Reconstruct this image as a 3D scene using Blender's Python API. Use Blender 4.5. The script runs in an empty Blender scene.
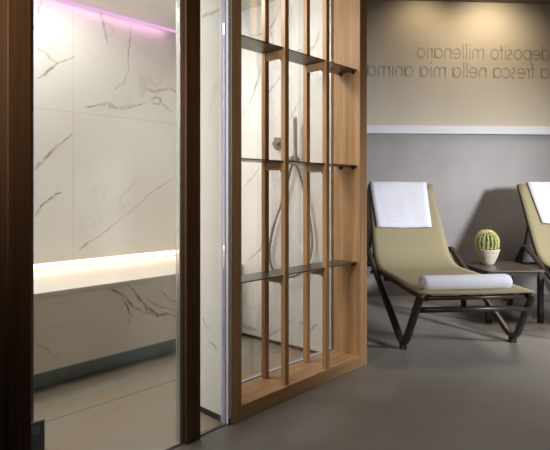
import bpy, bmesh, math, random
from mathutils import Vector, Matrix
random.seed(7)
S = bpy.context.scene
COL = S.collection

# ------------------------------------------------------------------ frames
# world: camera at the origin, 1.0 m up, looking along +Y.
# room frame F: local x runs along the glazed front (t), local y goes into the steam room (s)
S0 = Vector((-.1955, 2.168, 0))
ANG = math.atan2(.7282, .6854)
F = Matrix.Translation(S0) @ Matrix.Rotation(ANG, 4, 'Z')
WANG = math.atan(.064)
WB = Matrix.Translation((.876, 4.857, 0)) @ Matrix.Rotation(WANG, 4, 'Z')   # lounge back wall: local x along, -y to the room
CEIL_STEAM = 2.235
CEIL_LOUNGE = 2.823
FPX = 510.0

def ray_on(M, px, py, plane_s):
    """point of the plane local y = plane_s in frame M seen at a place of the photo"""
    d = Vector(((px - 275) / FPX, 1, -(py - 191) / FPX)); o = Vector((0, 0, 1))
    Mi = M.inverted(); ol = Mi @ o; dl = Mi.to_3x3() @ d
    k = (plane_s - ol.y) / dl.y
    return ol + dl * k

# ------------------------------------------------------------------ materials
MATS = {}
def nt(name):
    m = bpy.data.materials.new(name); m.use_nodes = True
    t = m.node_tree; t.nodes.clear(); return m, t
def node(t, typ, **kw):
    n = t.nodes.new(typ)
    for k, v in kw.items():
        if k.startswith('i_'): n.inputs[k[2:].replace('_', ' ')].default_value = v
        else: setattr(n, k, v)
    return n
def srgb(r, g, b):
    f = lambda c: (c / 255 / 12.92) if c / 255 <= .04045 else ((c / 255 + .055) / 1.055) ** 2.4
    return (f(r), f(g), f(b), 1)
def principled(name, c1, c2=None, rough=.5, scale=(8, 8, 8), metallic=0, bump=0, bscale=60, detail=4, spec=.5, sheen=0):
    m, t = nt(name)
    o = node(t, 'ShaderNodeOutputMaterial'); p = node(t, 'ShaderNodeBsdfPrincipled')
    t.links.new(p.outputs[0], o.inputs[0])
    p.inputs['Roughness'].default_value = rough; p.inputs['Metallic'].default_value = metallic
    p.inputs['Specular IOR Level'].default_value = spec
    if sheen: p.inputs['Sheen Weight'].default_value = sheen
    tc = node(t, 'ShaderNodeTexCoord'); mp = node(t, 'ShaderNodeMapping'); mp.inputs['Scale'].default_value = scale
    t.links.new(tc.outputs['Object'], mp.inputs[0])
    n = node(t, 'ShaderNodeTexNoise'); n.inputs['Scale'].default_value = 1; n.inputs['Detail'].default_value = detail
    t.links.new(mp.outputs[0], n.inputs['Vector'])
    r = node(t, 'ShaderNodeValToRGB'); r.color_ramp.elements[0].position = .32; r.color_ramp.elements[1].position = .68
    r.color_ramp.elements[0].color = c1; r.color_ramp.elements[1].color = c2 or c1
    t.links.new(n.outputs[0], r.inputs[0]); t.links.new(r.outputs[0], p.inputs['Base Color'])
    if bump:
        n2 = node(t, 'ShaderNodeTexNoise'); n2.inputs['Scale'].default_value = bscale; n2.inputs['Detail'].default_value = 3
        t.links.new(tc.outputs['Object'], n2.inputs['Vector'])
        b = node(t, 'ShaderNodeBump'); b.inputs['Strength'].default_value = bump; b.inputs['Distance'].default_value = .004
        t.links.new(n2.outputs[0], b.inputs['Height']); t.links.new(b.outputs[0], p.inputs['Normal'])
    MATS[name] = m; return m

def wood(name, axis, cols=((168, 124, 80), (196, 152, 106), (212, 170, 124))):
    sc = {'x': (1.2, 45, 45), 'y': (45, 1.2, 45), 'z': (45, 45, 1.2)}[axis]
    m, t = nt(name)
    o = node(t, 'ShaderNodeOutputMaterial'); p = node(t, 'ShaderNodeBsdfPrincipled'); t.links.new(p.outputs[0], o.inputs[0])
    tc = node(t, 'ShaderNodeTexCoord'); mp = node(t, 'ShaderNodeMapping'); mp.inputs['Scale'].default_value = sc
    t.links.new(tc.outputs['Object'], mp.inputs[0])
    n = node(t, 'ShaderNodeTexNoise'); n.inputs['Scale'].default_value = 1; n.inputs['Detail'].default_value = 6; n.inputs['Roughness'].default_value = .62
    n.inputs['Distortion'].default_value = .25
    t.links.new(mp.outputs[0], n.inputs['Vector'])
    r = node(t, 'ShaderNodeValToRGB')
    e = r.color_ramp.elements; e[0].position = .25; e[0].color = srgb(*cols[0]); e[1].position = .75; e[1].color = srgb(*cols[2])
    x = r.color_ramp.elements.new(.5); x.color = srgb(*cols[1])
    t.links.new(n.outputs[0], r.inputs[0]); t.links.new(r.outputs[0], p.inputs['Base Color'])
    p.inputs['Roughness'].default_value = .48; p.inputs['Specular IOR Level'].default_value = .35
    b = node(t, 'ShaderNodeBump'); b.inputs['Strength'].default_value = .12; b.inputs['Distance'].default_value = .002
    t.links.new(n.outputs[0], b.inputs['Height']); t.links.new(b.outputs[0], p.inputs['Normal'])
    MATS[name] = m

def marble(name, base, warm, rough=.4):
    m, t = nt(name)
    o = node(t, 'ShaderNodeOutputMaterial'); p = node(t, 'ShaderNodeBsdfPrincipled'); t.links.new(p.outputs[0], o.inputs[0])
    tc = node(t, 'ShaderNodeTexCoord')
    n = node(t, 'ShaderNodeTexNoise'); n.inputs['Scale'].default_value = 1.6; n.inputs['Detail'].default_value = 5
    t.links.new(tc.outputs['Object'], n.inputs['Vector'])
    r = node(t, 'ShaderNodeValToRGB'); r.color_ramp.elements[0].position = .35; r.color_ramp.elements[1].position = .65
    r.color_ramp.elements[0].color = warm; r.color_ramp.elements[1].color = base
    t.links.new(n.outputs[0], r.inputs[0])
    # hairline background veins : ridge of a distorted noise
    n2 = node(t, 'ShaderNodeTexNoise'); n2.inputs['Scale'].default_value = 1.3; n2.inputs['Detail'].default_value = 7; n2.inputs['Distortion'].default_value = .6
    mp = node(t, 'ShaderNodeMapping'); mp.inputs['Location'].default_value = (3.1, 7.7, 1.9); mp.inputs['Rotation'].default_value = (.5, .7, .3)
    t.links.new(tc.outputs['Object'], mp.inputs[0]); t.links.new(mp.outputs[0], n2.inputs['Vector'])
    s = node(t, 'ShaderNodeMath', operation='SUBTRACT'); s.inputs[1].default_value = .5; t.links.new(n2.outputs[0], s.inputs[0])
    a = node(t, 'ShaderNodeMath', operation='ABSOLUTE'); t.links.new(s.outputs[0], a.inputs[0])
    mr = node(t, 'ShaderNodeMapRange'); mr.inputs['From Min'].default_value = 0; mr.inputs['From Max'].default_value = .012
    mr.inputs['To Min'].default_value = .22; mr.inputs['To Max'].default_value = 0
    t.links.new(a.outputs[0], mr.inputs['Value'])
    n3 = node(t, 'ShaderNodeTexNoise'); n3.inputs['Scale'].default_value = 2.4; t.links.new(tc.outputs['Object'], n3.inputs['Vector'])
    mr3 = node(t, 'ShaderNodeMapRange'); mr3.inputs['From Min'].default_value = .5; mr3.inputs['From Max'].default_value = .62
    t.links.new(n3.outputs[0], mr3.inputs['Value'])
    mu = node(t, 'ShaderNodeMath', operation='MULTIPLY'); t.links.new(mr.outputs[0], mu.inputs[0]); t.links.new(mr3.outputs[0], mu.inputs[1])
    mx = node(t, 'ShaderNodeMixRGB'); mx.inputs[2].default_value = srgb(150, 138, 116)
    t.links.new(mu.outputs[0], mx.inputs[0]); t.links.new(r.outputs[0], mx.inputs[1])
    t.links.new(mx.outputs[0], p.inputs['Base Color']); p.inputs['Roughness'].default_value = rough
    MATS[name] = m

def vein_mat(name, col, amount):
    m, t = nt(name)
    o = node(t, 'ShaderNodeOutputMaterial'); p = node(t, 'ShaderNodeBsdfPrincipled'); tr = node(t, 'ShaderNodeBsdfTransparent')
    p.inputs['Base Color'].default_value = col; p.inputs['Roughness'].default_value = .3
    mixs = node(t, 'ShaderNodeMixShader'); t.links.new(tr.outputs[0], mixs.inputs[1]); t.links.new(p.outputs[0], mixs.inputs[2]); t.links.new(mixs.outputs[0], o.inputs[0])
    uv = node(t, 'ShaderNodeUVMap'); uv.uv_map = 'UVMap'; sx = node(t, 'ShaderNodeSeparateXYZ'); t.links.new(uv.outputs[0], sx.inputs[0])
    mr = node(t, 'ShaderNodeMapRange'); mr.interpolation_type = 'SMOOTHSTEP'
    s = node(t, 'ShaderNodeMath', operation='SUBTRACT'); s.inputs[1].default_value = .5; t.links.new(sx.outputs[0], s.inputs[0])
    a = node(t, 'ShaderNodeMath', operation='ABSOLUTE'); t.links.new(s.outputs[0], a.inputs[0])
    t.links.new(a.outputs[0], mr.inputs['Value']); mr.inputs['From Min'].default_value = 0; mr.inputs['From Max'].default_value = .5
    mr.inputs['To Min'].default_value = 1; mr.inputs['To Max'].default_value = 0
    tc = node(t, 'ShaderNodeTexCoord'); n = node(t, 'ShaderNodeTexNoise'); n.inputs['Scale'].default_value = 22; n.inputs['Detail'].default_value = 4
    t.links.new(tc.outputs['Object'], n.inputs['Vector'])
    m2 = node(t, 'ShaderNodeMapRange'); m2.inputs['From Min'].default_value = .35; m2.inputs['From Max'].default_value = .65
    m2.inputs['To Min'].default_value = .15; m2.inputs['To Max'].default_value = amount
    t.links.new(n.outputs[0], m2.inputs['Value'])
    mu = node(t, 'ShaderNodeMath', operation='MULTIPLY'); t.links.new(mr.outputs[0], mu.inputs[0]); t.links.new(m2.outputs[0], mu.inputs[1])
    t.links.new(mu.outputs[0], mixs.inputs[0]); MATS[name] = m

def glass(name, tint, refl=1.0):
    m, t = nt(name)
    o = node(t, 'ShaderNodeOutputMaterial'); tr = node(t, 'ShaderNodeBsdfTransparent'); tr.inputs[0].default_value = tint
    g = node(t, 'ShaderNodeBsdfGlossy'); g.inputs['Roughness'].default_value = .02
    fr = node(t, 'ShaderNodeFresnel'); fr.inputs[0].default_value = 1.38
    mu = node(t, 'ShaderNodeMath', operation='MULTIPLY'); mu.inputs[1].default_value = refl; t.links.new(fr.outputs[0], mu.inputs[0])
    mx = node(t, 'ShaderNodeMixShader'); t.links.new(mu.outputs[0], mx.inputs[0]); t.links.new(tr.outputs[0], mx.inputs[1]); t.links.new(g.outputs[0], mx.inputs[2])
    t.links.new(mx.outputs[0], o.inputs[0]); MATS[name] = m

def emit(name, col, st):
    m, t = nt(name)
    o = node(t, 'ShaderNodeOutputMaterial'); e = node(t, 'ShaderNodeEmission'); e.inputs[0].default_value = col; e.inputs[1].default_value = st
    t.links.new(e.outputs[0], o.inputs[0]); MATS[name] = m

for ax in 'xyz': wood('oak_' + ax, ax)
wood('oak_pale_y', 'y', ((186, 146, 102), (206, 166, 122), (218, 180, 136)))
wood('oak_dark_z', 'z', ((78, 50, 27), (92, 61, 34), (106, 72, 42)))
marble('marble', srgb(228, 225, 218), srgb(219, 214, 204))
marble('marble_bench', srgb(226, 219, 206), srgb(214, 206, 192), .3)
vein_mat('vein_dark', srgb(150, 138, 116), .55)
vein_mat('vein_soft', srgb(186, 172, 144), .4)
principled('floor_joint', srgb(118, 110, 96), rough=.8)
principled('walnut', srgb(92, 66, 44), srgb(108, 78, 52), rough=.5, scale=(30, 30, 1))
principled('joint', srgb(198, 190, 176), rough=.8)
principled('steam_floor', srgb(148, 130, 106), srgb(146, 141, 130), rough=.35, scale=(1.6, 4.5, 1), detail=6)
principled('stone_band', srgb(160, 140, 112), srgb(176, 160, 136), rough=.3, scale=(3, 3, 3))
principled('shower_floor', srgb(172, 164, 150), srgb(184, 178, 166), rough=.35, scale=(3, 3, 3))
principled('lounge_floor', srgb(132, 126, 118), srgb(148, 142, 134), rough=.42, scale=(1.4, 1.4, 1.4), detail=8, spec=.4)
principled('plaster_beige', srgb(194, 183, 165), srgb(200, 189, 171), rough=.85, scale=(2, 2, 2))
principled('plaster_dark', srgb(120, 110, 98), rough=.9)
principled('grey_resin', srgb(134, 127, 123), srgb(146, 139, 135), rough=.45, scale=(2.5, 2.5, 2.5), detail=8, bump=.06, bscale=25)
principled('ledge_white', srgb(212, 214, 218), rough=.5)
principled('white_profile', srgb(206, 206, 214), rough=.35)
principled('lilac_profile', srgb(178, 176, 196), rough=.3)
principled('aluminium', srgb(176, 174, 166), rough=.32, metallic=.7)
principled('chrome', srgb(140, 134, 124), rough=.3, metallic=.8)
principled('hose_steel', srgb(118, 110, 102), rough=.45, metallic=.4)
principled('dark_gap', srgb(38, 32, 28), rough=.8)  # dark colour carries the shade of wall base recesses; also foot pads
principled('plinth_metal', srgb(138, 150, 152), rough=.35, metallic=.5)
principled('shelf_metal', srgb(98, 92, 82), srgb(108, 102, 92), rough=.3, metallic=.55, scale=(6, 60, 6))
principled('screw', srgb(60, 48, 38), rough=.4, metallic=.6)
principled('bronze_frame', srgb(52, 41, 34), srgb(58, 46, 38), rough=.38, spec=.45)
principled('table_brown', srgb(78, 66, 60), srgb(86, 74, 67), rough=.3)
principled('sling', srgb(138, 127, 96), srgb(147, 136, 104), rough=.8, scale=(300, 300, 300), bump=.25, bscale=500)
principled('towel', srgb(206, 206, 215), srgb(214, 214, 222), rough=.95, scale=(80, 80, 80), bump=.5, bscale=220, sheen=.3)
principled('pot_stone', srgb(176, 164, 144), srgb(196, 186, 168), rough=.85, scale=(40, 40, 40), bump=.3, bscale=90)
principled('soil', srgb(70, 56, 42), rough=.95)
principled('cactus_green', srgb(72, 96, 44), srgb(98, 122, 56), rough=.6, scale=(30, 30, 30))
principled('spine', srgb(236, 226, 160), rough=.6)
principled('letter_grey', srgb(164, 154, 139), rough=.5)
glass('glass_clear', (.975, .985, .975, 1), .45)
glass('glass_door', (.96, .97, .96, 1), .5)
emit('led_warm', (1, .63, .42, 1), 6.5)
emit('led_pink', (.95, .55, .92, 1), 1.0)
emit('lamp_glow', (1, .82, .55, 1), 6)

# ------------------------------------------------------------------ mesh helpers
def new_obj(name, verts, faces, mats, parent=None, M=None, face_mats=None, uvs=None, smooth=False, bevel=0, seg=2):
    me = bpy.data.meshes.new(name); me.from_pydata([tuple(v) for v in verts], [], faces)
    for m in (mats if isinstance(mats, (list, tuple)) else [mats]): me.materials.append(MATS[m])
    if face_mats:
        for p, k in zip(me.polygons, face_mats): p.material_index = k
    if uvs is not None:
        l = me.uv_layers.new(name='UVMap')
        for p in me.polygons:
            for li, vi in zip(p.loop_indices, p.vertices): l.data[li].uv = uvs[vi]
    if smooth:
        for p in me.polygons: p.use_smooth = True
    me.update()
    bm = bmesh.new(); bm.from_mesh(me)
    if uvs is None:
        bmesh.ops.recalc_face_normals(bm, faces=bm.faces)
    bm.to_mesh(me); bm.free()
    o = bpy.data.objects.new(name, me); COL.objects.link(o)
    if parent: o.parent = parent
    if M is not None: o.matrix_local = M
    if bevel:
        b = o.modifiers.new('bevel', 'BEVEL'); b.width = bevel; b.segments = seg; b.limit_method = 'ANGLE'
    return o

class MB:
    def __init__(self): self.v = []; self.f = []; self.fm = []; self.uv = []
    def add(self, vs, fs, m=0, uv=None):
        n = len(self.v); self.v += [Vector(v) for v in vs]; self.f += [tuple(i + n for i in f) for f in fs]; self.fm += [m] * len(fs)
        self.uv += uv if uv else [(0, 0)] * len(vs)
        return self
    def box(self, x0, x1, y0, y1, z0, z1, m=0):
        vs = [(x, y, z) for z in (z0, z1) for y in (y0, y1) for x in (x0, x1)]
        return self.add(vs, [(0, 2, 3, 1), (4, 5, 7, 6), (0, 1, 5, 4), (2, 6, 7, 3), (0, 4, 6, 2), (1, 3, 7, 5)], m)
    def prism(self, pts, z0, z1, m=0):
        n = len(pts); vs = [(x, y, z0) for x, y in pts] + [(x, y, z1) for x, y in pts]
        fs = [tuple(range(n))[::-1], tuple(range(n, 2 * n))] + [(i, (i + 1) % n, n + (i + 1) % n, n + i) for i in range(n)]
        return self.add(vs, fs, m)
    def tube(self, pts, r, n=10, m=0, flat=1.0, cap=True):
        pts = [Vector(p) for p in pts]; rings = []
        up = None
        for i, p in enumerate(pts):
            d = (pts[min(i + 1, len(pts) - 1)] - pts[max(i - 1, 0)]).normalized()
            if up is None:
                up = Vector((1, 0, 0)) if abs(d.x) < .8 else Vector((0, 0, 1))
            a = (up - d * up.dot(d)).normalized(); up = a; b = d.cross(a)
            rr = r[i] if isinstance(r, (list, tuple)) else r
            rings.append([p + a * math.cos(2 * math.pi * k / n + math.pi / n) * rr * flat + b * math.sin(2 * math.pi * k / n + math.pi / n) * rr for k in range(n)])
        vs = [v for R in rings for v in R]; fs = []
        for i in range(len(rings) - 1):
            for k in range(n): fs.append((i * n + k, i * n + (k + 1) % n, (i + 1) * n + (k + 1) % n, (i + 1) * n + k))
        if cap: fs += [tuple(range(n))[::-1], tuple((len(rings) - 1) * n + k for k in range(n))]
        return self.add(vs, fs, m)
    def lathe(self, prof, c=(0, 0, 0), n=32, m=0):
        vs = []; fs = []
        for (r, z) in prof:
            for k in range(n): vs.append((c[0] + r * math.cos(2 * math.pi * k / n), c[1] + r * math.sin(2 * math.pi * k / n), c[2] + z))
        for i in range(len(prof) - 1):
            for k in range(n): fs.append((i * n + k, i * n + (k + 1) % n, (i + 1) * n + (k + 1) % n, (i + 1) * n + k))
        fs += [tuple(range(n))[::-1], tuple((len(prof) - 1) * n + k for k in range(n))]
        return self.add(vs, fs, m)
    def build(self, name, mats, parent=None, M=None, **kw):
        uv = self.uv if kw.pop('use_uv', False) else None
        return new_obj(name, self.v, self.f, mats, parent, M, face_mats=self.fm, uvs=uv, **kw)

def rounded(pts, rad, n=6):
    pts = [Vector(p) for p in pts]; out = [pts[0]]
    for i in range(1, len(pts) - 1):
        a, b, c = pts[i - 1], pts[i], pts[i + 1]
        r1 = min(rad, (a - b).length * .45, (c - b).length * .45)
        p = b + (a - b).normalized() * r1; q = b + (c - b).normalized() * r1
        for k in range(n + 1):
            u = k / n; out.append(p * (1 - u) ** 2 + b * 2 * u * (1 - u) + q * u * u)
    return out + [pts[-1]]

def empty(name, label, cat, M=None, loc=None, group=None):
    o = bpy.data.objects.new(name, None); COL.objects.link(o); o.empty_display_size = .1
    if M is not None: o.matrix_world = M
    if loc is not None: o.location = loc
    return tag(o, label, cat, group)
def tag(o, label, cat, group=None):
    o['label'] = label; o['category'] = cat
    if group: o['group'] = group
    return o
def struct(o, label=None):
    o['kind'] = 'structure'
    if label: o['label'] = label
    return o

# ------------------------------------------------------------------ structure: floors
def Fp(t, s): p = F @ Vector((t, s, 0)); return (p.x, p.y)
# W : right wall of the steam room in frame F, from (.990,.200) to (.917,1.634)
def Wt(s): return .990 - .0506 * (s - .185)
BACK = 1.634; BENCH = .926; ZB = .498; ZSLOT = .545

mb = MB()
mb.add([(-5, -2.5, 0), (7, -2.5, 0), (7, 5.6, 0), (-5, 5.6, 0), (-5, -2.5, -.1), (7, -2.5, -.1), (7, 5.6, -.1), (-5, 5.6, -.1)],
       [(0, 1, 2, 3), (4, 7, 6, 5), (0, 4, 5, 1), (1, 5, 6, 2), (2, 6, 7, 3), (3, 7, 4, 0)])
struct(mb.build('floor', 'lounge_floor'), 'smooth grey brown resin floor of the lounge')

mb = MB()   # steam room stone floor, 3 mm proud, with its joints and a warm band
E = .003
Z = .0045
mb.prism([(-2.6, .032), (-.0, .032), (-.0, .30), (.0, .19), (Wt(.19), .19), (Wt(BACK), BACK), (-2.6, BACK)], .0, E, 0)
for s_ in (.60,):
    mb.box(-2.6, Wt(s_), s_ - .003, s_ + .003, E, E + .0006, 1)
for t_ in (-1.55,):
    mb.box(t_ - .003, t_ + .003, .04, BENCH + .06, E, E + .0006, 1)
struct(mb.build('floor_steam', ['steam_floor', 'floor_joint'], None, F), 'beige stone floor inside the steam room')

# ------------------------------------------------------------------ marble veins
def ribbon(mbd, pts3, w, m, nrm_axis='y', off=-.0008, jit=.004):
    """soft vein along a polyline in the plane local y = const (coordinates x,z)"""
    w = w * .6; fine = []
    for a, b in zip(pts3[:-1], pts3[1:]):
        n = max(2, int((b - a).length / .02))
        for k in range(n): fine.append(a.lerp(b, k / n))
    fine.append(pts3[-1])
    for i in range(1, len(fine) - 1): fine[i] = fine[i] + Vector((random.uniform(-jit, jit), 0, random.uniform(-jit, jit)))
    L = len(fine); vs = []; uv = []
    for i, p in enumerate(fine):
        d = (fine[min(i + 1, L - 1)] - fine[max(i - 1, 0)]); d = Vector((d.x, 0, d.z)).normalized(); nn = Vector((-d.z, 0, d.x))
        ww = w * (.35 + .65 * math.sin(math.pi * min(1, (i + .3) / (L - .4)))) * random.uniform(.6, 1.3)
        for k, sg in enumerate((-1, 1)):
            q = p + nn * sg * ww / 2; vs.append((q.x, p.y + off, q.z)); uv.append((k, i / L))
    mbd.add(vs, [(2 * i, 2 * i + 1, 2 * i + 3, 2 * i + 2) for i in range(L - 1)], m, uv)

def veins(mbd, M, plane, lst):
    for w, m, pix in lst:
        ribbon(mbd, [ray_on(M, x, y, plane) for x, y in pix], w, m)

# steam room back wall (structure), marble slabs from the LED slot to the ceiling
mb = MB()
mb.box(-2.6, Wt(BACK) , BACK, BACK + .08, ZSLOT, CEIL_STEAM + .2, 0)
mb.box(-2.6, Wt(BACK) , BACK + .03, BACK + .08, 0, ZSLOT, 0)
J = .0015
jt = ray_on(F, 73, 200, BACK).x
for t_ in (jt, jt - 1.2, jt + 1.2):
    mb.box(t_ - J, t_ + J, BACK - .0004, BACK, ZSLOT, CEIL_STEAM, 1)
zj = ray_on(F, 73, 112, BACK).z
mb.box(-2.6, Wt(BACK), BACK - .0004, BACK, zj - J, zj + J, 1)
veins(mb, F, BACK, [
    (.05, 2, [(37, 79), (45, 74), (52, 68), (58, 63)]), (.045, 3, [(58, 63), (66, 60), (74, 57)]), (.05, 3, [(36, 47), (44, 52), (52, 60), (58, 64)]),
    (.05, 3, [(84, 108), (95, 106), (107, 103), (118, 108), (130, 107), (142, 104), (150, 101)]), (.04, 2, [(86, 107), (93, 106)]), (.05, 2, [(108, 106), (114, 108)]),
    (.04, 2, [(150, 101), (155, 97), (161, 99), (159, 104), (153, 103)]), (.045, 3, [(159, 100), (166, 107), (172, 112)]), (.06, 3, [(146, 88), (154, 92), (168, 88), (178, 92)]),
    (.028, 2, [(131, 26), (130, 40), (128, 55), (129, 68)]), (.035, 3, [(129, 68), (124, 82), (114, 90)]),
    (.035, 3, [(43, 158), (50, 152), (58, 146), (65, 141)]), (.035, 2, [(62, 143), (68, 138), (72, 134)]),
    (.05, 2, [(35, 170), (40, 164), (46, 158), (51, 153)]), (.04, 3, [(46, 158), (54, 148), (58, 143)]),
    (.05, 2, [(37, 210), (42, 204), (50, 199), (56, 194), (62, 192)]), (.045, 3, [(34, 218), (42, 204)]),
    (.04, 2, [(79, 250), (84, 246), (88, 242)]), (.03, 3, [(88, 242), (97, 238), (112, 226), (120, 219)]), (.025, 3, [(120, 219), (135, 208), (150, 193), (166, 183), (180, 172)]),
    (.05, 3, [(41, 0), (38, 8), (36, 18), (34, 30)]), (.05, 3, [(100, 2), (102, 20), (108, 44)])])
struct(mb.build('wall_back', ['marble', 'joint', 'vein_dark', 'vein_soft'], None, F, use_uv=True), 'white veined marble back wall of the steam room')

# right wall of the steam room (shower wall), slightly off square
WM = F @ Matrix.Translation((.990, .185, 0)) @ Matrix.Rotation(math.atan2(.9988, -.0506), 4, 'Z')   # local x into the room, local +y = towards the room side
LW = 1.452
mb = MB()
mb.box(.021, LW, -.06, 0, .028, CEIL_STEAM + .2, 0)
mb.box(.022, LW, -.05, -.018, 0.002, .028, 1)  # recessed base strip, its shade put into the dark colour
def wvein(lst):
    for w, m, pix in lst:
        ribbon(mb, [ray_on(WM, x, y, 0) for x, y in pix], w, m, off=.0008)
for px in (258, 300):
    t_ = ray_on(WM, px, 200, 0).x
    mb.box(t_ - J, t_ + J, 0, .0004, .03, CEIL_STEAM, 2)
wvein([(.05, 4, [(262, 64), (258, 78), (253, 95), (247, 108), (242, 118)]), (.03, 3, [(258, 80), (254, 92)]),
       (.05, 4, [(280, 4), (276, 18), (272, 26), (262, 34), (250, 36)]), (.04, 4, [(276, 18), (270, 30), (274, 44)]),
       (.05, 4, [(320, 30), (316, 44), (310, 52), (300, 50), (292, 58)]), (.035, 3, [(313, 46), (308, 52)]),
       (.05, 4, [(282, 72), (276, 84), (270, 90), (262, 104)]), (.035, 4, [(300, 100), (290, 120), (280, 132)]),
       (.04, 4, [(260, 168), (252, 178), (244, 186)]), (.05, 4, [(268, 236), (258, 252), (246, 262)]),
       (.08, 4, [(242, 325), (250, 328), (258, 331)]), (.06, 4, [(300, 322), (311, 330), (318, 324)]), (.05, 4, [(262, 340), (280, 330), (296, 318)])])
struct(mb.build('wall_right', ['marble', 'dark_gap', 'joint', 'vein_dark', 'vein_soft'], None, WM, use_uv=True), 'white marble wall with the hand shower behind the slatted screen')

# marble return wall beside the screen
mb = MB()
mb.box(0, .014, .002, .31, .03, 2.3, 0)
mb.box(.004, .010, .006, .305, 0.0, .03, 1)  # base recess under the return, shade painted dark
def pvein(lst):
    for w, m, pix in lst:
        pts = []
        for x, y in pix:
            Mi = F.inverted(); o = Mi @ Vector((0, 0, 1)); d = Mi.to_3x3() @ Vector(((x - 275) / FPX, 1, -(y - 191) / FPX)); pts.append(o + d * (-o.x / d.x))
        L = len(pts)
        for i in range(L - 1):
            a, b = pts[i], pts[i + 1]; n = 4
            for k in range(n):
                p = a.lerp(b, k / n); q = a.lerp(b, (k + 1) / n); dd = (q - p).normalized(); nn = Vector((0, -dd.z, dd.y)) * w / 2
                mb.add([(-.0006, *(p - nn)[1:]), (-.0006, *(p + nn)[1:]), (-.0006, *(q + nn)[1:]), (-.0006, *(q - nn)[1:])], [(0, 1, 2, 3)], m, [(0, 0), (1, 0), (1, 1), (0, 1)])
pvein([(.03, 3, [(202, 17), (208, 14), (214, 13)]), (.02, 3, [(212, 13), (220, 9)]), (.016, 3, [(203, 318), (206, 326), (210, 329)]), (.014, 3, [(209, 342), (214, 345), (217, 350)])])
struct(mb.build('wall_return', ['marble', 'dark_gap', 'vein_dark', 'vein_soft'], None, F, use_uv=True), 'narrow white marble return wall between dark post and slatted screen')

mb = MB(); mb.box(-2.68, -2.6, .0, BACK + .08, 0, CEIL_STEAM + .2); struct(mb.build('wall_left', 'marble', None, F), 'marble left wall of the steam room')
mb = MB(); mb.box(-2.6, .99, .04, BACK, CEIL_STEAM, CEIL_STEAM + .06)
mbv = mb
def cvein(w, pts):
    fine = [Vector(p) for p in pts]; L = len(fine); vs = []; uv = []
    for i, p in enumerate(fine):
        d = (fine[min(i + 1, L - 1)] - fine[max(i - 1, 0)]).normalized(); nn = Vector((-d.y, d.x, 0)) * w / 2
        for k, sg in enumerate((-1, 1)): q = p + nn * sg; vs.append((q.x, q.y, CEIL_STEAM - .0008)); uv.append((k, i / L))
    mbv.add(vs, [(2 * i, 2 * i + 1, 2 * i + 3, 2 * i + 2) for i in range(L - 1)], 1, uv)
cvein(.05, [(-.1, 1.3, 0), (.05, 1.22, 0), (.16, 1.26, 0), (.3, 1.1, 0)])
cvein(.05, [(-.6, .9, 0), (-.45, 1.1, 0), (-.3, 1.05, 0)])
struct(mb.build('ceiling_steam', ['marble', 'vein_soft'], None, F, use_uv=True), 'marble ceiling of the steam room')
# lounge ceiling, leaving the steam room its own
mb = MB(); mb.box(-5, 7, -2.5, 5.6, CEIL_LOUNGE, CEIL_LOUNGE + .1); struct(mb.build('ceiling', 'plaster_dark'), 'dark ceiling of the lounge')
mb = MB(); mb.box(-2.7, -.882, .012, .12, 0, 2.22); struct(mb.build('wall_shade_panel', 'walnut', None, F), 'dark wood panel added left of the glass door to shade the jamb')  # added to keep steam room light off the jamb side
mb = MB(); mb.box(-2.7, 1.06, .0, .19, 2.30, CEIL_LOUNGE); struct(mb.build('wall_front', 'plaster_beige', None, F), 'plaster bulkhead above the glazed front')

# lounge back wall : grey resin below, ledge, beige above
zl0 = ray_on(WB, 440, 134.2, 0).z; zl1 = ray_on(WB, 440, 126.2, 0).z
mb = MB(); mb.box(-3.5, 5.2, 0, .1, 0, zl0 + .01, 0); mb.box(-3.5, 5.2, .0, .1, zl0 + .01, CEIL_LOUNGE, 1)
struct(mb.build('wall_lounge', ['grey_resin', 'plaster_beige'], None, WB), 'lounge wall, satin grey below and beige above the white ledge')
mb = MB(); mb.box(-3.5, 5.2, -.035, 0, zl0, zl1); struct(mb.build('trim_1', 'ledge_white', None, WB, bevel=.003), 'white ledge strip along the lounge wall')

# ------------------------------------------------------------------ posts, profiles, tracks
mb = MB(); mb.box(-.2226, -.1526, 0, .05, 0, 2.3)
struct(mb.build('trim_2', 'oak_dark_z', None, F, bevel=.002), 'dark oak post between the glass door and the marble return')
mb = MB(); mb.box(-.8808, -.8142, 0, .14, 0, 2.3)
struct(mb.build('trim_3', 'oak_dark_z', None, F, bevel=.002), 'dark oak jamb at the left edge of the glass door')
mb = MB(); mb.box(-2.6, -.8808, .0, .12, 2.2205, 2.3); mb.box(-.8142, -.2226, .0, .05, 2.22, 2.3)
struct(mb.build('trim_4', 'oak_x', None, F), 'oak head rail over the glass door')
mb = MB(); mb.box(-.8142, 0, .018, .030, 0, .007)
struct(mb.build('trim_5', 'aluminium', None, F), 'thin metal floor track under the glass')
mb = MB(); mb.box(-.2405, -.2226, .018, .047, .006, 2.22); struct(mb.build('trim_6', 'aluminium', None, F, bevel=.002), 'grey metal profile on the side of the dark post')
mb = MB(); mb.box(-.005, -.0005, .020, .046, .007, 2.3); mb.box(-.0025, -.0005, .002, .018, .007, 2.3, 1)
struct(mb.build('trim_7', ['lilac_profile', 'white_profile'], None, F), 'pale wall profile on the marble return')
mb = MB(); mb.box(-.1526, -.0055, .024, .032, .007, 2.22); struct(mb.build('window_1', 'glass_clear', None, F), 'narrow fixed glass pane beside the dark post')

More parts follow.
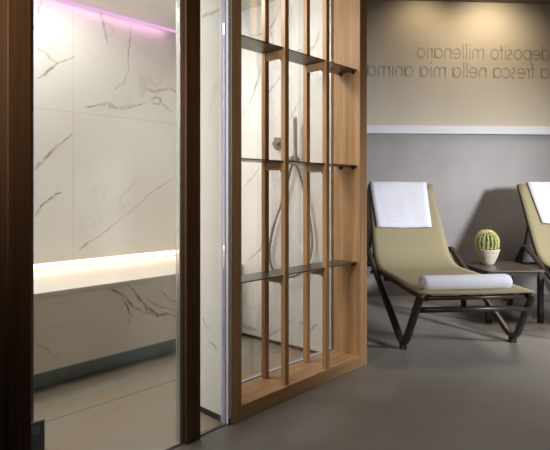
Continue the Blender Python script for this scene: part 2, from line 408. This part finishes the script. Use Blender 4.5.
door = empty('door_1', 'frameless glass door of the steam room with metal hinge', 'door', F)
door['kind'] = 'structure'
MB().box(-.7985, -.243, .024, .032, .010, 2.21).build('glass_pane', 'glass_door', door)
MB().box(-.8135, -.7985, .020, .036, .010, 2.21).build('edge_seal', 'white_profile', door)
h = MB().box(-.814, -.768, .008, .0235, .05, .279).build('hinge', 'ledge_white', door, bevel=.003)
m_ = MB()
for k in range(6): m_.box(-.811 + k * .0072, -.8075 + k * .0072, .0055, .008, .055, .272)
m_.build('hinge_rib', 'aluminium', h)
MB().box(-.812, -.785, .004, .0078, .240, .266).build('hinge_cap', 'white_profile', h, bevel=.002)

# ------------------------------------------------------------------ screen with shelves
scr = empty('slatted_screen', 'oak room divider with upright slats, dark metal shelves and a heavy base rail', 'screen', F)
HT = 2.298
MB().box(.014, .074, 0, .186, 0, HT).build('post', 'oak_z', scr, bevel=.0025)
fp = MB().box(.988, 1.0587, 0, .186, 0, HT).build('post', 'oak_z', scr, bevel=.0025)
MB().box(.0745, .9875, 0, .186, .001, .066).build('base_rail', 'oak_x', scr, bevel=.002)
MB().box(.0745, .9875, 0, .186, HT - .07, HT).build('top_rail', 'oak_x', scr, bevel=.002)
A = .027; PAIRS = (.368, .691)
for t_ in PAIRS:
    for s_ in (.011, .144):
        MB().box(t_, t_ + A, s_, s_ + A, .0665, HT - .0705).build('slat', 'oak_z', scr, bevel=.0012)
for zs in (.597, 1.146, 1.690):
    g = .0006
    pts = [(.0745, .020)]
    for t_ in PAIRS: pts += [(t_ - g, .020), (t_ - g, .038 + g), (t_ + A + g, .038 + g), (t_ + A + g, .020)]
    pts += [(.9875, .020), (.9875, .165)]
    for t_ in PAIRS[::-1]: pts += [(t_ + A + g, .165), (t_ + A + g, .144 - g), (t_ - g, .144 - g), (t_ - g, .165)]
    pts += [(.0745, .165)]
    sh = MB().prism(pts, zs - .005, zs).build('shelf', 'shelf_metal', scr)
    for s_ in (.045, .130):
        m_ = MB(); m_.tube([(.9875, s_, zs - .012), (.968, s_, zs - .012)], .006, 10); m_.tube([(.9875, s_, zs - .012), (.984, s_, zs - .012)], .010, 12)
        m_.build('shelf_pin', 'screw', sh, smooth=False)
        MB().tube([(.0745, s_, zs - .012), (.093, s_, zs - .012)], .006, 10).build('shelf_pin', 'screw', sh)
    for t_ in PAIRS:
        cp = MB().box(t_ + .003, t_ + A - .003, 0.0385, .1435, zs - .044, zs - .006).build('crosspiece', 'oak_pale_y', scr, bevel=.0015)
        MB().tube([(t_ + A / 2, .05, zs - .044), (t_ + A / 2, .05, zs - .054)], .004, 8).build('screw', 'screw', cp)

# glazing behind the screen
mb = MB(); mb.box(.016, .986, .192, .200, .070, 2.29); struct(mb.build('window_2', 'glass_clear', None, F), 'fixed glass pane behind the slatted screen')
mb = MB(); mb.box(.016, .986, .188, .204, 0, .070); struct(mb.build('trim_8', 'white_profile', None, F), 'white floor profile holding the glass behind the screen')

# ------------------------------------------------------------------ bench
bn = empty('steam_bench', 'long marble bench with glowing rear edge along the steam room wall', 'bench', F)
tb = Wt(BENCH) - .003
mb = MB().prism([(-2.59, BENCH), (Wt(BENCH) - .002, BENCH), (Wt(BACK) - .002, BACK + .028), (-2.59, BACK + .028)], ZB - .02, ZB)
mb.build('seat_slab', 'marble_bench', bn)
mb = MB().box(-2.59, tb, BENCH + .002, BENCH + .03, .106, ZB - .0205)
veins(mb, F, BENCH + .002, [
    (.03, 1, [(103, 286), (112, 290), (120, 294), (126, 303), (130, 312), (129, 324)]), (.035, 1, [(112, 288), (124, 296), (134, 307), (146, 314)]),
    (.045, 1, [(127, 284), (134, 291), (142, 302), (150, 309), (158, 315), (168, 313), (178, 318)]), (.03, 2, [(138, 300), (146, 298), (156, 305), (168, 309), (180, 312)]),
    (.03, 1, [(142, 303), (148, 312), (160, 318)]), (.03, 2, [(160, 290), (170, 300), (180, 303)]), (.03, 2, [(36, 344), (46, 348), (54, 358), (60, 352)]),
    (.02, 2, [(129, 324), (134, 312), (142, 306)])])
mb.build('front_panel', ['marble_bench', 'vein_dark', 'vein_soft'], bn, use_uv=True)
MB().box(-2.59, tb, BENCH + .075, BENCH + .09, .0045, .12).build('plinth', 'plinth_metal', bn)
MB().box(-2.59, Wt(BACK) - .004, BACK + .012, BACK + .026, ZB + .012, ZSLOT - .006).build('light_strip', 'led_warm', bn)['label'] = 'glowing warm white light strip'
cs = MB().box(-2.59, Wt(BACK) - .004, BACK - .022, BACK - .002, CEIL_STEAM - .014, CEIL_STEAM - .001).build('cove_light', 'led_pink', None, F)
tag(cs, 'thin glowing pink light line where the marble wall meets the ceiling', 'light')

# ------------------------------------------------------------------ hand shower
def wl(px, py, off): p = ray_on(WM, px, py, off); return p
hs = empty('hand_shower', 'chrome stick hand shower with looped metal hose on the marble wall', 'shower', WM @ Matrix.Translation(wl(295, 161, 0)))
o0 = wl(295, 161, 0)
def q(px, py, off): v = wl(px, py, off); return Vector((v.x, off, v.z)) - Vector((o0.x, 0, o0.z))
MB().tube([q(295, 117, .06), q(295.2, 120, .06), q(295.6, 158, .055), q(295.6, 166, .055)], [.011, .0125, .0125, .009], 14).build('spray_stick', 'chrome', hs, smooth=True)
c = q(295.4, 160, .0)
m_ = MB(); m_.tube([c + Vector((0, .0015, 0)), c + Vector((0, .012, 0))], .034, 20); m_.tube([c + Vector((0, .012, 0)), c + Vector((0, .055, 0))], .012, 12)
m_.tube([c + Vector((-.035, .055, -.002)), c + Vector((.03, .055, -.002))], .016, 14); m_.build('holder', 'chrome', hs, smooth=True)
c2 = q(279, 144, 0)
m_ = MB(); m_.tube([c2 + Vector((0, .0015, 0)), c2 + Vector((0, .010, 0))], .042, 24); m_.tube([c2 + Vector((0, .010, 0)), c2 + Vector((0, .045, 0))], .018, 16); m_.tube([c2 + Vector((0, .04, 0)), c2 + Vector((.0, .04, .04))], .005, 10)
m_.build('mixer_knob', 'chrome', hs)
hp = [(292, 164), (288, 180), (282, 202), (275, 222), (271, 238), (269.5, 254), (272, 268), (279, 275), (290, 277), (302, 272), (310, 258), (312, 240), (309, 215), (304, 190), (299, 172), (297, 166)]
pts = [q(x, y, .05 if i in (0, len(hp) - 1) else .035) for i, (x, y) in enumerate(hp)]
def catmull(P, n=6):
    out = []
    for i in range(len(P) - 1):
        a = P[max(i - 1, 0)]; b = P[i]; c = P[i + 1]; d = P[min(i + 2, len(P) - 1)]
        for k in range(n):
            u = k / n; out.append(.5 * ((2 * b) + (c - a) * u + (2 * a - 5 * b + 4 * c - d) * u * u + (3 * b - a - 3 * c + d) * u ** 3))
    return out + [P[-1]]
MB().tube(catmull(pts), .0075, 10).build('hose', 'hose_steel', hs, smooth=True)

# ------------------------------------------------------------------ lettering (mirror written)
def arc(cx, cy, r, a0, a1, n=20, ry=None):
    return [(cx + r * math.cos(math.radians(a0 + (a1 - a0) * k / n)), cy + (ry or r) * math.sin(math.radians(a0 + (a1 - a0) * k / n))) for k in range(n + 1)]
R_ = .46
def glyph(c):
    """strokes and advance for one lower-case letter, x-height 1"""
    if c == 'a': return [arc(.5, .5, R_, 0, 360), [(.96, 0), (.96, 1)]], 1.18
    if c == 'c': return [arc(.5, .5, R_, 48, 312)], .98
    if c == 'd': return [arc(.5, .5, R_, 0, 360), [(.96, 0), (.96, 1.5)]], 1.18
    if c == 'e': return [[(.04, .5), (.96, .5)], arc(.5, .5, R_, 0, 318)], 1.12
    if c == 'f': return [[(.2, 0), (.2, 1.2)] + arc(.42, 1.22, .22, 180, 90, 8), [(.0, .95), (.42, .95)]], .55
    if c == 'i': return [[(.1, 0), (.1, 1)], [(.1, 1.28), (.1, 1.42)]], .4
    if c == 'l': return [[(.1, 0), (.1, 1.5)]], .4
    if c == 'm': return [[(.1, 0), (.1, 1)], [(.1, .6)] + arc(.42, .64, .32, 180, 0, 12) + [(.74, 0)], [(.74, .6)] + arc(1.06, .64, .32, 180, 0, 12) + [(1.38, 0)]], 1.65
    if c == 'n': return [[(.1, 0), (.1, 1)], [(.1, .55)] + arc(.47, .59, .37, 180, 0, 14) + [(.84, 0)]], 1.1
    if c == 'o': return [arc(.5, .5, R_, 0, 360)], 1.16
    if c == 'p': return [arc(.5, .5, R_, 0, 360), [(.04, -.5), (.04, 1)]], 1.16
    if c == 'r': return [[(.1, 0), (.1, 1)], [(.1, .6)] + arc(.42, .62, .32, 180, 90, 8)], .52
    if c == 's': return [arc(.34, .74, .22, 50, 250, 12) + arc(.34, .26, .24, 70, -140, 12)], .74
    if c == 't': return [[(.2, 0), (.2, 1.35)], [(.0, .95), (.42, .95)]], .56
    return [], .62
def ribbon2(mbd, pts, w, depth, tf):
    L = len(pts); le = []; ri = []
    closed = (Vector(pts[0]) - Vector(pts[-1])).length < 1e-4
    for i in range(L):
        a = Vector(pts[i - 1] if i else (pts[-2] if closed else pts[0])); b = Vector(pts[i + 1] if i < L - 1 else (pts[1] if closed else pts[-1]))
        d = (b - a).normalized(); nn = Vector((-d.y, d.x)) * w / 2; p = Vector(pts[i]); le.append(p + nn); ri.append(p - nn)
    vs = []
    for a, b in zip(le, ri):
        for dep in (0, depth): vs += [tf(a, dep), tf(b, dep)]
    fs = []
    for i in range(L - 1):
        o = 4 * i
        fs += [(o + 2, o + 3, o + 7, o + 6), (o, o + 4, o + 5, o + 1), (o, o + 2, o + 6, o + 4), (o + 1, o + 5, o + 7, o + 3)]
    fs += [(0, 1, 3, 2), (4 * L - 4, 4 * L - 2, 4 * L - 1, 4 * L - 3)]
    mbd.add(vs, fs)
lt = empty('wall_lettering', 'two lines of mirrored grey lettering high on the beige wall', 'lettering', WB)
def line(text, x_right, x_left, ybase, xh):
    a = ray_on(WB, x_right, ybase, 0); b = ray_on(WB, x_left, ybase, 0); xt = ray_on(WB, (x_left + x_right) / 2, ybase - xh, 0)
    base = ray_on(WB, (x_left + x_right) / 2, ybase, 0)
    H = xt.z - base.z; adv = sum(glyph(c)[1] for c in text) - .2; sx = (a.x - b.x) / adv
    x = 0
    for c in text:
        st, ad = glyph(c); m_ = MB()
        for s_ in st: ribbon2(m_, s_, .13, .002, lambda p, dep, x=x: (a.x - (x + p.x) * sx, -.0005 - dep, base.z + p.y * H))
        x += ad
        if st: m_.build('letter', 'letter_grey', lt)
line('deposito millenario', 549.5, 417.5, 59.0, 10.2)
line('a fresca nella mia anima', 549, 367.8, 77.4, 10.4)

# ------------------------------------------------------------------ loungers
FL, FR = Vector((.845, 2.97, .40)), Vector((1.539, 3.03, .40))
HL, HR = Vector((.785, 4.02, .40)), Vector((1.430, 4.12, .40))
TL, TR = Vector((.835, 4.55, 1.062)), Vector((1.422, 4.62, 1.058))
ROOT = Vector((1.14, 3.8, 0))
def lounge():
    r = empty('sun_lounger', 'tan sling lounger beside the slatted screen with a rolled towel on its foot end', 'sun lounger', loc=ROOT, group='sun loungers by the grey wall')
    L = lambda p: Vector(p) - ROOT
    # side profile of the sling, v in 0..1
    def side(f, h, t):
        mid = h - (h - f) * .16; up = h + (t - h) * .22
        P = [f, f.lerp(mid, .25), f.lerp(mid, .5), f.lerp(mid, .75)]
        for k in range(9):
            u = k / 8; P.append(mid * (1 - u) ** 2 + h * 2 * u * (1 - u) + up * u * u)
        for k in range(1, 7): P.append(up.lerp(t, k / 6))
        return P
    PL = side(FL, HL, TL); PR = side(FR, HR, TR)
    def sling(i0, i1, name):
        n = 14; top = []; bot = []
        for i in range(i0, i1 + 1):
            d = (PL[min(i + 1, len(PL) - 1)] - PL[max(i - 1, 0)]).normalized(); nr = Vector((0, -d.z, d.y)).normalized()
            for k in range(n + 1):
                u = k / n; p = PL[i].lerp(PR[i], u) - nr * .018 * math.sin(math.pi * u) * (1 if i > 0 else .3)
                edge = .010 if 0 < k < n else .007
                top.append(L(p + nr * edge)); bot.append(L(p - nr * .004))
        m = i1 - i0 + 1; N = len(top); fs = []
        for i in range(m - 1):
            for k in range(n):
                a = i * (n + 1) + k; fs.append((a, a + 1, a + n + 2, a + n + 1)); fs.append((N + a, N + a + n + 1, N + a + n + 2, N + a + 1))
            for k in (0, n):
                a = i * (n + 1) + k; fs.append((a, a + n + 1, N + a + n + 1, N + a))
        for i in (0, m - 1):
            for k in range(n):
                a = i * (n + 1) + k; fs.append((a, N + a, N + a + 1, a + 1))
        return MB().add(top + bot, fs).build(name, 'sling', r, smooth=True, bevel=0)
    sling(0, len(PL) - 1, 'sling_fabric')
    # side frames: front upright, foot, long strut up to the armrest peak, rear leg
    sides = [[(.848, 2.985, .372), (.812, 3.215, .012), (.756, 4.22, .545), (.742, 4.70, .012)],
             [(1.536, 3.045, .372), (1.580, 3.365, .012), (1.468, 4.28, .535), (1.43, 4.76, .012)]]
    for sd in sides:
        P = [L(p) for p in sd]
        pts = [P[0]] + rounded([P[0], P[1], P[2]], .10, 7)[1:-1] + rounded([P[1].lerp(P[2], .5), P[2], P[3]], .05, 6)[1:]
        # keep the foot resting on the floor
        lo = min(p.z for p in pts[1:-1]); 
        for p in pts[1:12]: pass
        m_ = MB(); m_.tube(pts, .0175, 8, flat=1.5); m_.build('side_frame', 'bronze_frame', r, smooth=False, bevel=.003)
        foot = min(pts[1:14], key=lambda p: p.z)
        m_ = MB(); m_.box(foot.x - .018, foot.x + .018, foot.y - .022, foot.y + .022, 0, foot.z - .008); m_.build('foot_pad', 'dark_gap', r)
        e_ = pts[-1]; m_ = MB(); m_.box(e_.x - .018, e_.x + .018, e_.y - .02, e_.y + .02, 0, e_.z); m_.build('foot_pad', 'dark_gap', r)
    for P in (PL, PR):
        sg = 1 if P is PL else -1
        rail = [L(p) + Vector((sg * .012, 0, -.022)) for p in P[0:8]]
        MB().tube(rail, .016, 8).build('seat_rail', 'bronze_frame', r, smooth=True)
        rail = []
        for i in range(10, len(P)):
            d = (P[-1] - P[10]).normalized(); nr = Vector((0, -d.z, d.y)); rail.append(L(P[i] - nr * .018) + Vector((sg * .010, 0, 0)))
        MB().tube(rail, .014, 8).build('backrest_rail', 'bronze_frame', r, smooth=True)
    def bar(a, b, rr, name='crossbar'): MB().tube([L(a), L(b)], rr, 10).build(name, 'bronze_frame', r, smooth=True)
    bar((.852, 3.0, .368), (1.532, 3.06, .368), .013)
    bar((.841, 3.06, .285), (1.548, 3.115, .285), .017)
    bar((.79, 3.70, .36), (1.50, 3.76, .36), .014)
    bar((.77, 4.10, .35), (1.44, 4.18, .35), .014)
    bar((TL - Vector((-.01, -.012, .01))), (TR - Vector((.01, -.012, .01))), .013, 'backrest_bar')
    for (a, b) in (((.80, 4.40, .36), (.822, 4.30, .72)), ((1.42, 4.46, .36), (1.415, 4.38, .72))): bar(a, b, .009, 'backrest_support')
    bar((.80, 4.40, .36), (1.42, 4.46, .36), .012)
    return r, PL, PR
lg, PL, PR = lounge()
def copy_tree(o, parent=None):
    c = o.copy(); COL.objects.link(c)
    if parent: c.parent = parent
    for ch in list(o.children): copy_tree(ch, c)
    return c
lg2 = copy_tree(lg); lg2.location = ROOT + Vector((1.345, .09, 0)); lg2.rotation_euler = (0, 0, math.radians(-2.5))
lg2['label'] = 'tan sling lounger cut off by the right edge, beyond the brown side table'

# towels over the backrests
def drape(u0, u1, ftop, fbot, loc, rot, label):
    """towel laid over the backrest top, ftop..fbot fractions measured down from the top"""
    n = 12; rows = []
    d = (TL - HL).normalized(); nr = Vector((0, -d.z, d.y)).normalized()
    def P(f, u, off): 
        a = TL.lerp(HL, f); b = TR.lerp(HR, f); sag = .016 * math.sin(math.pi * u) * min(1, f * 6)
        return a.lerp(b, u) + nr * (off - sag)
    prof = [(fbot * (1 - k / 10), .0165) for k in range(11)] + [(-.012, .012), (-.024, -.004), (-.014, -.026), (.03, -.036), (.12, -.036), (.3, -.036)]
    out = []; inn = []
    for i, (f, off) in enumerate(prof):
        for k in range(n + 1):
            u = u0 + (u1 - u0) * k / n; u += max(0, f) * (.09 - .20 * k / n)
            w = .0018 * math.sin(k * 1.9 + i * .35) + .0012 * math.sin(k * .7 - i * .8)
            th = .006
            c_ = P(f, u, off + (w if off > 0 else -w))
            sgn = 1 if i <= 10 else (0 if i == 12 else (.6 if i == 11 else -1))
            out.append(c_ + nr * th * sgn + (d * th * (1 if 11 <= i <= 12 else 0))); inn.append(c_)
    N = len(out); m = len(prof); fs = []
    for i in range(m - 1):
        for k in range(n):
            a = i * (n + 1) + k; fs.append((a, a + 1, a + n + 2, a + n + 1)); fs.append((N + a, N + a + n + 1, N + a + n + 2, N + a + 1))
        for k in (0, n):
            a = i * (n + 1) + k; fs.append((a, a + n + 1, N + a + n + 1, N + a))
    for i in (0, m - 1):
        for k in range(n):
            a = i * (n + 1) + k; fs.append((a, N + a, N + a + 1, a + 1))
    mb = MB().add([v - ROOT for v in out + inn], fs)
    o = mb.build('towel', 'towel', None, Matrix.Translation(loc) @ Matrix.Rotation(rot, 4, 'Z'), smooth=True)
    return tag(o, label, 'towel', 'white towels over the backrests')
drape(.015, .90, 0, .56, ROOT, 0, 'white towel draped over the backrest of the lounger beside the screen')
drape(.15, 1.0, 0, .52, lg2.location, lg2.rotation_euler.z, 'white towel draped over the backrest of the lounger at the right edge')

# rolled towel on the seat
zt = .4105
a = Vector((.892, 3.087, 0)); b = Vector((1.450, 3.155, 0)); ax = (b - a).normalized(); sd = Vector((-ax.y, ax.x, 0))
m_ = MB()
RX, RZ = .056, .046
prof = [(0, .90), (.010, .985), (.04, 1.0), (.2, 1.0), (.4, .985), (.5, 1.01), (.7, .99), (.9, 1.0), (.96, .97), (.985, .86), (1.0, .6)]
vs = []; fs = []; n = 28
Lr = (b - a).length
for i, (u, k_) in enumerate(prof):
    for k in range(n):
        th = 2 * math.pi * k / n
        cx_ = math.cos(th); cz_ = math.sin(th)
        lob = 1 + .012 * math.sin(3 * th + u * 4)
        z_ = max(cz_ * RZ * lob, -RZ * .90)
        p = a + ax * (u * Lr) + sd * (cx_ * RX * k_ * lob); vs.append((p.x - a.x, p.y - a.y, RZ * .9 + z_ * k_ + (1 - k_) * -.0))
for i in range(len(prof) - 1):
    for k in range(n): fs.append((i * n + k, i * n + (k + 1) % n, (i + 1) * n + (k + 1) % n, (i + 1) * n + k))
fs += [tuple(range(n))[::-1], tuple((len(prof) - 1) * n + k for k in range(n))]
m_.add(vs, fs)
# spiral of the roll on its left end
sp = []
for k in range(60):
    th = k / 60 * 5.2 * math.pi; rr = .94 - .80 * k / 60
    p = sd * (math.cos(th) * RX * rr * .9); sp.append((p.x - ax.x * .003, p.y - ax.y * .003, RZ * .9 + math.sin(th) * RZ * rr * .86))
m_.tube(sp, .0034, 6)
rt = m_.build('rolled_towel', 'towel', None, Matrix.Translation((a.x, a.y, zt - .010)), smooth=True)
tag(rt, 'white rolled towel lying across the foot end of the lounger', 'towel')

# ------------------------------------------------------------------ side table
tbl = empty('side_table', 'low square dark brown table between the two loungers', 'table', Matrix.Translation((1.585, 3.825, 0)) @ Matrix.Rotation(math.radians(1.5), 4, 'Z'))
m_ = MB(); W_, D_ = .462, .54
def rr(x0, x1, y0, y1, r, n=5):
    out = []
    for cx, cy, a0 in ((x1 - r, y0 + r, -90), (x1 - r, y1 - r, 0), (x0 + r, y1 - r, 90), (x0 + r, y0 + r, 180)):
        out += [(cx + r * math.cos(math.radians(a0 + 90 * k / n)), cy + r * math.sin(math.radians(a0 + 90 * k / n))) for k in range(n + 1)]
    return out
m_.prism(rr(0, W_, 0, D_, .035), .386, .400); m_.build('table_top', 'table_brown', tbl, bevel=.004)
m_ = MB(); m_.box(.025, W_ - .025, .02, .04, .355, .3855); m_.box(.025, W_ - .025, D_ - .04, D_ - .02, .355, .3855); m_.box(.02, .04, .04, D_ - .04, .355, .3855); m_.box(W_ - .04, W_ - .02, .04, D_ - .04, .355, .3855)
m_.build('apron', 'bronze_frame', tbl)
for x in (.012, W_ - .052):
    for y in (.012, D_ - .052): MB().box(x, x + .036, y, y + .036, 0, .3855).build('leg', 'bronze_frame', tbl, bevel=.003)

# ------------------------------------------------------------------ cactus
CX = Vector((1.742, 4.19, .4))
ct = empty('potted_cactus', 'round spiny cactus in a tapered stone bowl on the brown side table', 'potted plant', loc=CX)
MB().lathe([(.048, .0005), (.052, .004), (.066, .03), (.085, .075), (.099, .118), (.100, .124), (.094, .124), (.088, .112), (.02, .108)], n=40).build('bowl', 'pot_stone', ct, smooth=True)
MB().lathe([(.087, .106), (.087, .110), (.05, .114)], n=32).build('soil', 'soil', ct)
vs = []; fs = []; NU, NV = 136, 26; ribs = 17; CR = .087; CZ = .098; zc = .176
def cact(u, v):
    th = 2 * math.pi * u; ph = -1.15 + (math.pi / 2 + 1.15) * v
    k = abs(math.cos(th * ribs / 2)); k = k ** .6
    R = 1 - .20 * (1 - k) * min(1, math.cos(ph) * 2.5 + .05)
    dip = .012 * max(0, v - .85) / .15
    return Vector((CR * R * math.cos(ph) * math.cos(th), CR * R * math.cos(ph) * math.sin(th), zc + CZ * R * math.sin(ph) - dip))
for j in range(NV + 1):
    for i in range(NU): vs.append(cact(i / NU, j / NV))
for j in range(NV):
    for i in range(NU): fs.append((j * NU + i, j * NU + (i + 1) % NU, (j + 1) * NU + (i + 1) % NU, (j + 1) * NU + i))
fs += [tuple(range(NU))[::-1]]
body = MB().add(vs, fs).build('cactus_body', 'cactus_green', ct, smooth=True)
m_ = MB()
for rb in range(ribs):
    u = rb / ribs
    for j in range(15):
        v = .10 + .88 * j / 14
        p = cact(u, v); nrm = (p - Vector((0, 0, zc))).normalized()
        tan = Vector((-nrm.y, nrm.x, 0)); tan = tan.normalized() if tan.length > 1e-3 else Vector((1, 0, 0)); bi = nrm.cross(tan)
        for s_ in range(6):
            a_ = s_ * math.pi / 3 + random.random(); d = (nrm * random.uniform(.35, .9) + tan * math.cos(a_) + bi * math.sin(a_)).normalized()
            l_ = random.uniform(.016, .029); w = .0018
            e1 = d.cross(nrm); e1 = (e1.normalized() if e1.length > 1e-4 else tan) * w; e2 = d.cross(e1).normalized() * w
            m_.add([p + e1, p - e1 * .5 + e2, p - e1 * .5 - e2, p + d * l_], [(0, 1, 3), (1, 2, 3), (2, 0, 3)])
so = m_.build('spines', 'spine', body); so['kind'] = 'stuff'

# ------------------------------------------------------------------ lights
def look(o, target):
    d = Vector(target) - o.location; o.rotation_euler = d.to_track_quat('-Z', 'Y').to_euler()
def area(name, loc, target, sx, sy, power, col, spread=180):
    l = bpy.data.lights.new(name, 'AREA'); l.shape = 'RECTANGLE'; l.size = sx; l.size_y = sy; l.energy = power; l.color = col; l.spread = math.radians(spread)
    o = bpy.data.objects.new(name, l); COL.objects.link(o); o.location = loc; look(o, target); return o
def spot(name, loc, target, power, col, ang, blend=.8, rad=.03):
    l = bpy.data.lights.new(name, 'SPOT'); l.energy = power; l.color = col; l.spot_size = math.radians(ang); l.spot_blend = blend; l.shadow_soft_size = rad
    o = bpy.data.objects.new(name, l); COL.objects.link(o); o.location = loc; look(o, target); return o
def FW(t, s, z): return F @ Vector((t, s, z))
# steam room: added overhead fill washing the marble over the bench, and a low soft light from its left end
area('steam_wash_fill', FW(-.7, 1.25, CEIL_STEAM - .03), FW(-.7, 1.45, 0), 1.8, .25, 16, (.98, .98, 1))
area('cove_glow', FW(-.8, BACK - .045, CEIL_STEAM - .02), FW(-.8, BACK + .03, CEIL_STEAM - .2), 3.2, .02, 1.4, (1, .5, .95))
area('far_post_fill', FW(.10, .60, 2.2), FW(.98, .15, 1.0), .25, .25, 15, (.97, .98, 1), 150)  # added fill for the far post's inner face, no lamp known there
area('steam_left_light', FW(-2.4, 1.15, 1.05), FW(.9, .3, 1.05), .5, 1.3, 29, (.93, .96, 1))
# lounge downlights washing the wall
spot('lounge_spot', (2.06, 4.40, CEIL_LOUNGE - .03), (2.06, 4.95, 2.3), 25, (1, .84, .6), 120, 1)
spot('lounge_spot', (1.45, 4.50, CEIL_LOUNGE - .03), (1.40, 4.9, 2.4), 7, (1, .8, .55), 130, 1)
# daylight from the far right
area('window_light', (4.6, 1.0, 1.75), (1.65, 4.1, .5), .5, .6, 30, (.9, .93, 1), 52)
area('lounge_fill', (2.6, 3.8, CEIL_LOUNGE - .03), (2.4, 3.9, 0), 1.0, .6, 15, (1, .95, .9), 110)  # added overhead fill brightening loungers and floor
# added fill and spot that brighten the screen, no known fittings
area('left_fill', FW(-1.6, -.36, 1.7), FW(.9, .1, 1.0), .5, .5, 5, (1, .95, .9), 90)  # added fill for the left-facing sides, source invented
spot('lounge_spot', FW(.34, -.08, CEIL_LOUNGE - .03), FW(.99, .10, 1.0), 6, (1, .92, .8), 60, .8, .05)  # added grazing spot, lifts the far post's inner face

w = bpy.data.worlds.new('world'); S.world = w; w.use_nodes = True
w.node_tree.nodes['Background'].inputs[0].default_value = (.62, .66, .75, 1); w.node_tree.nodes['Background'].inputs[1].default_value = .045

# ------------------------------------------------------------------ camera
cam = bpy.data.cameras.new('camera'); co = bpy.data.objects.new('camera', cam); COL.objects.link(co)
co.location = (0, 0, 1); co.rotation_euler = (math.pi / 2, 0, 0)
cam.sensor_width = 36; cam.sensor_fit = 'HORIZONTAL'; cam.lens = 36 * FPX / 550; cam.shift_y = -34 / 550; cam.clip_start = .02
S.camera = co
S.view_settings.view_transform = 'Standard'; S.view_settings.look = 'None'; S.view_settings.gamma = 1; S.view_settings.exposure = 0
S.view_settings.use_curve_mapping = False
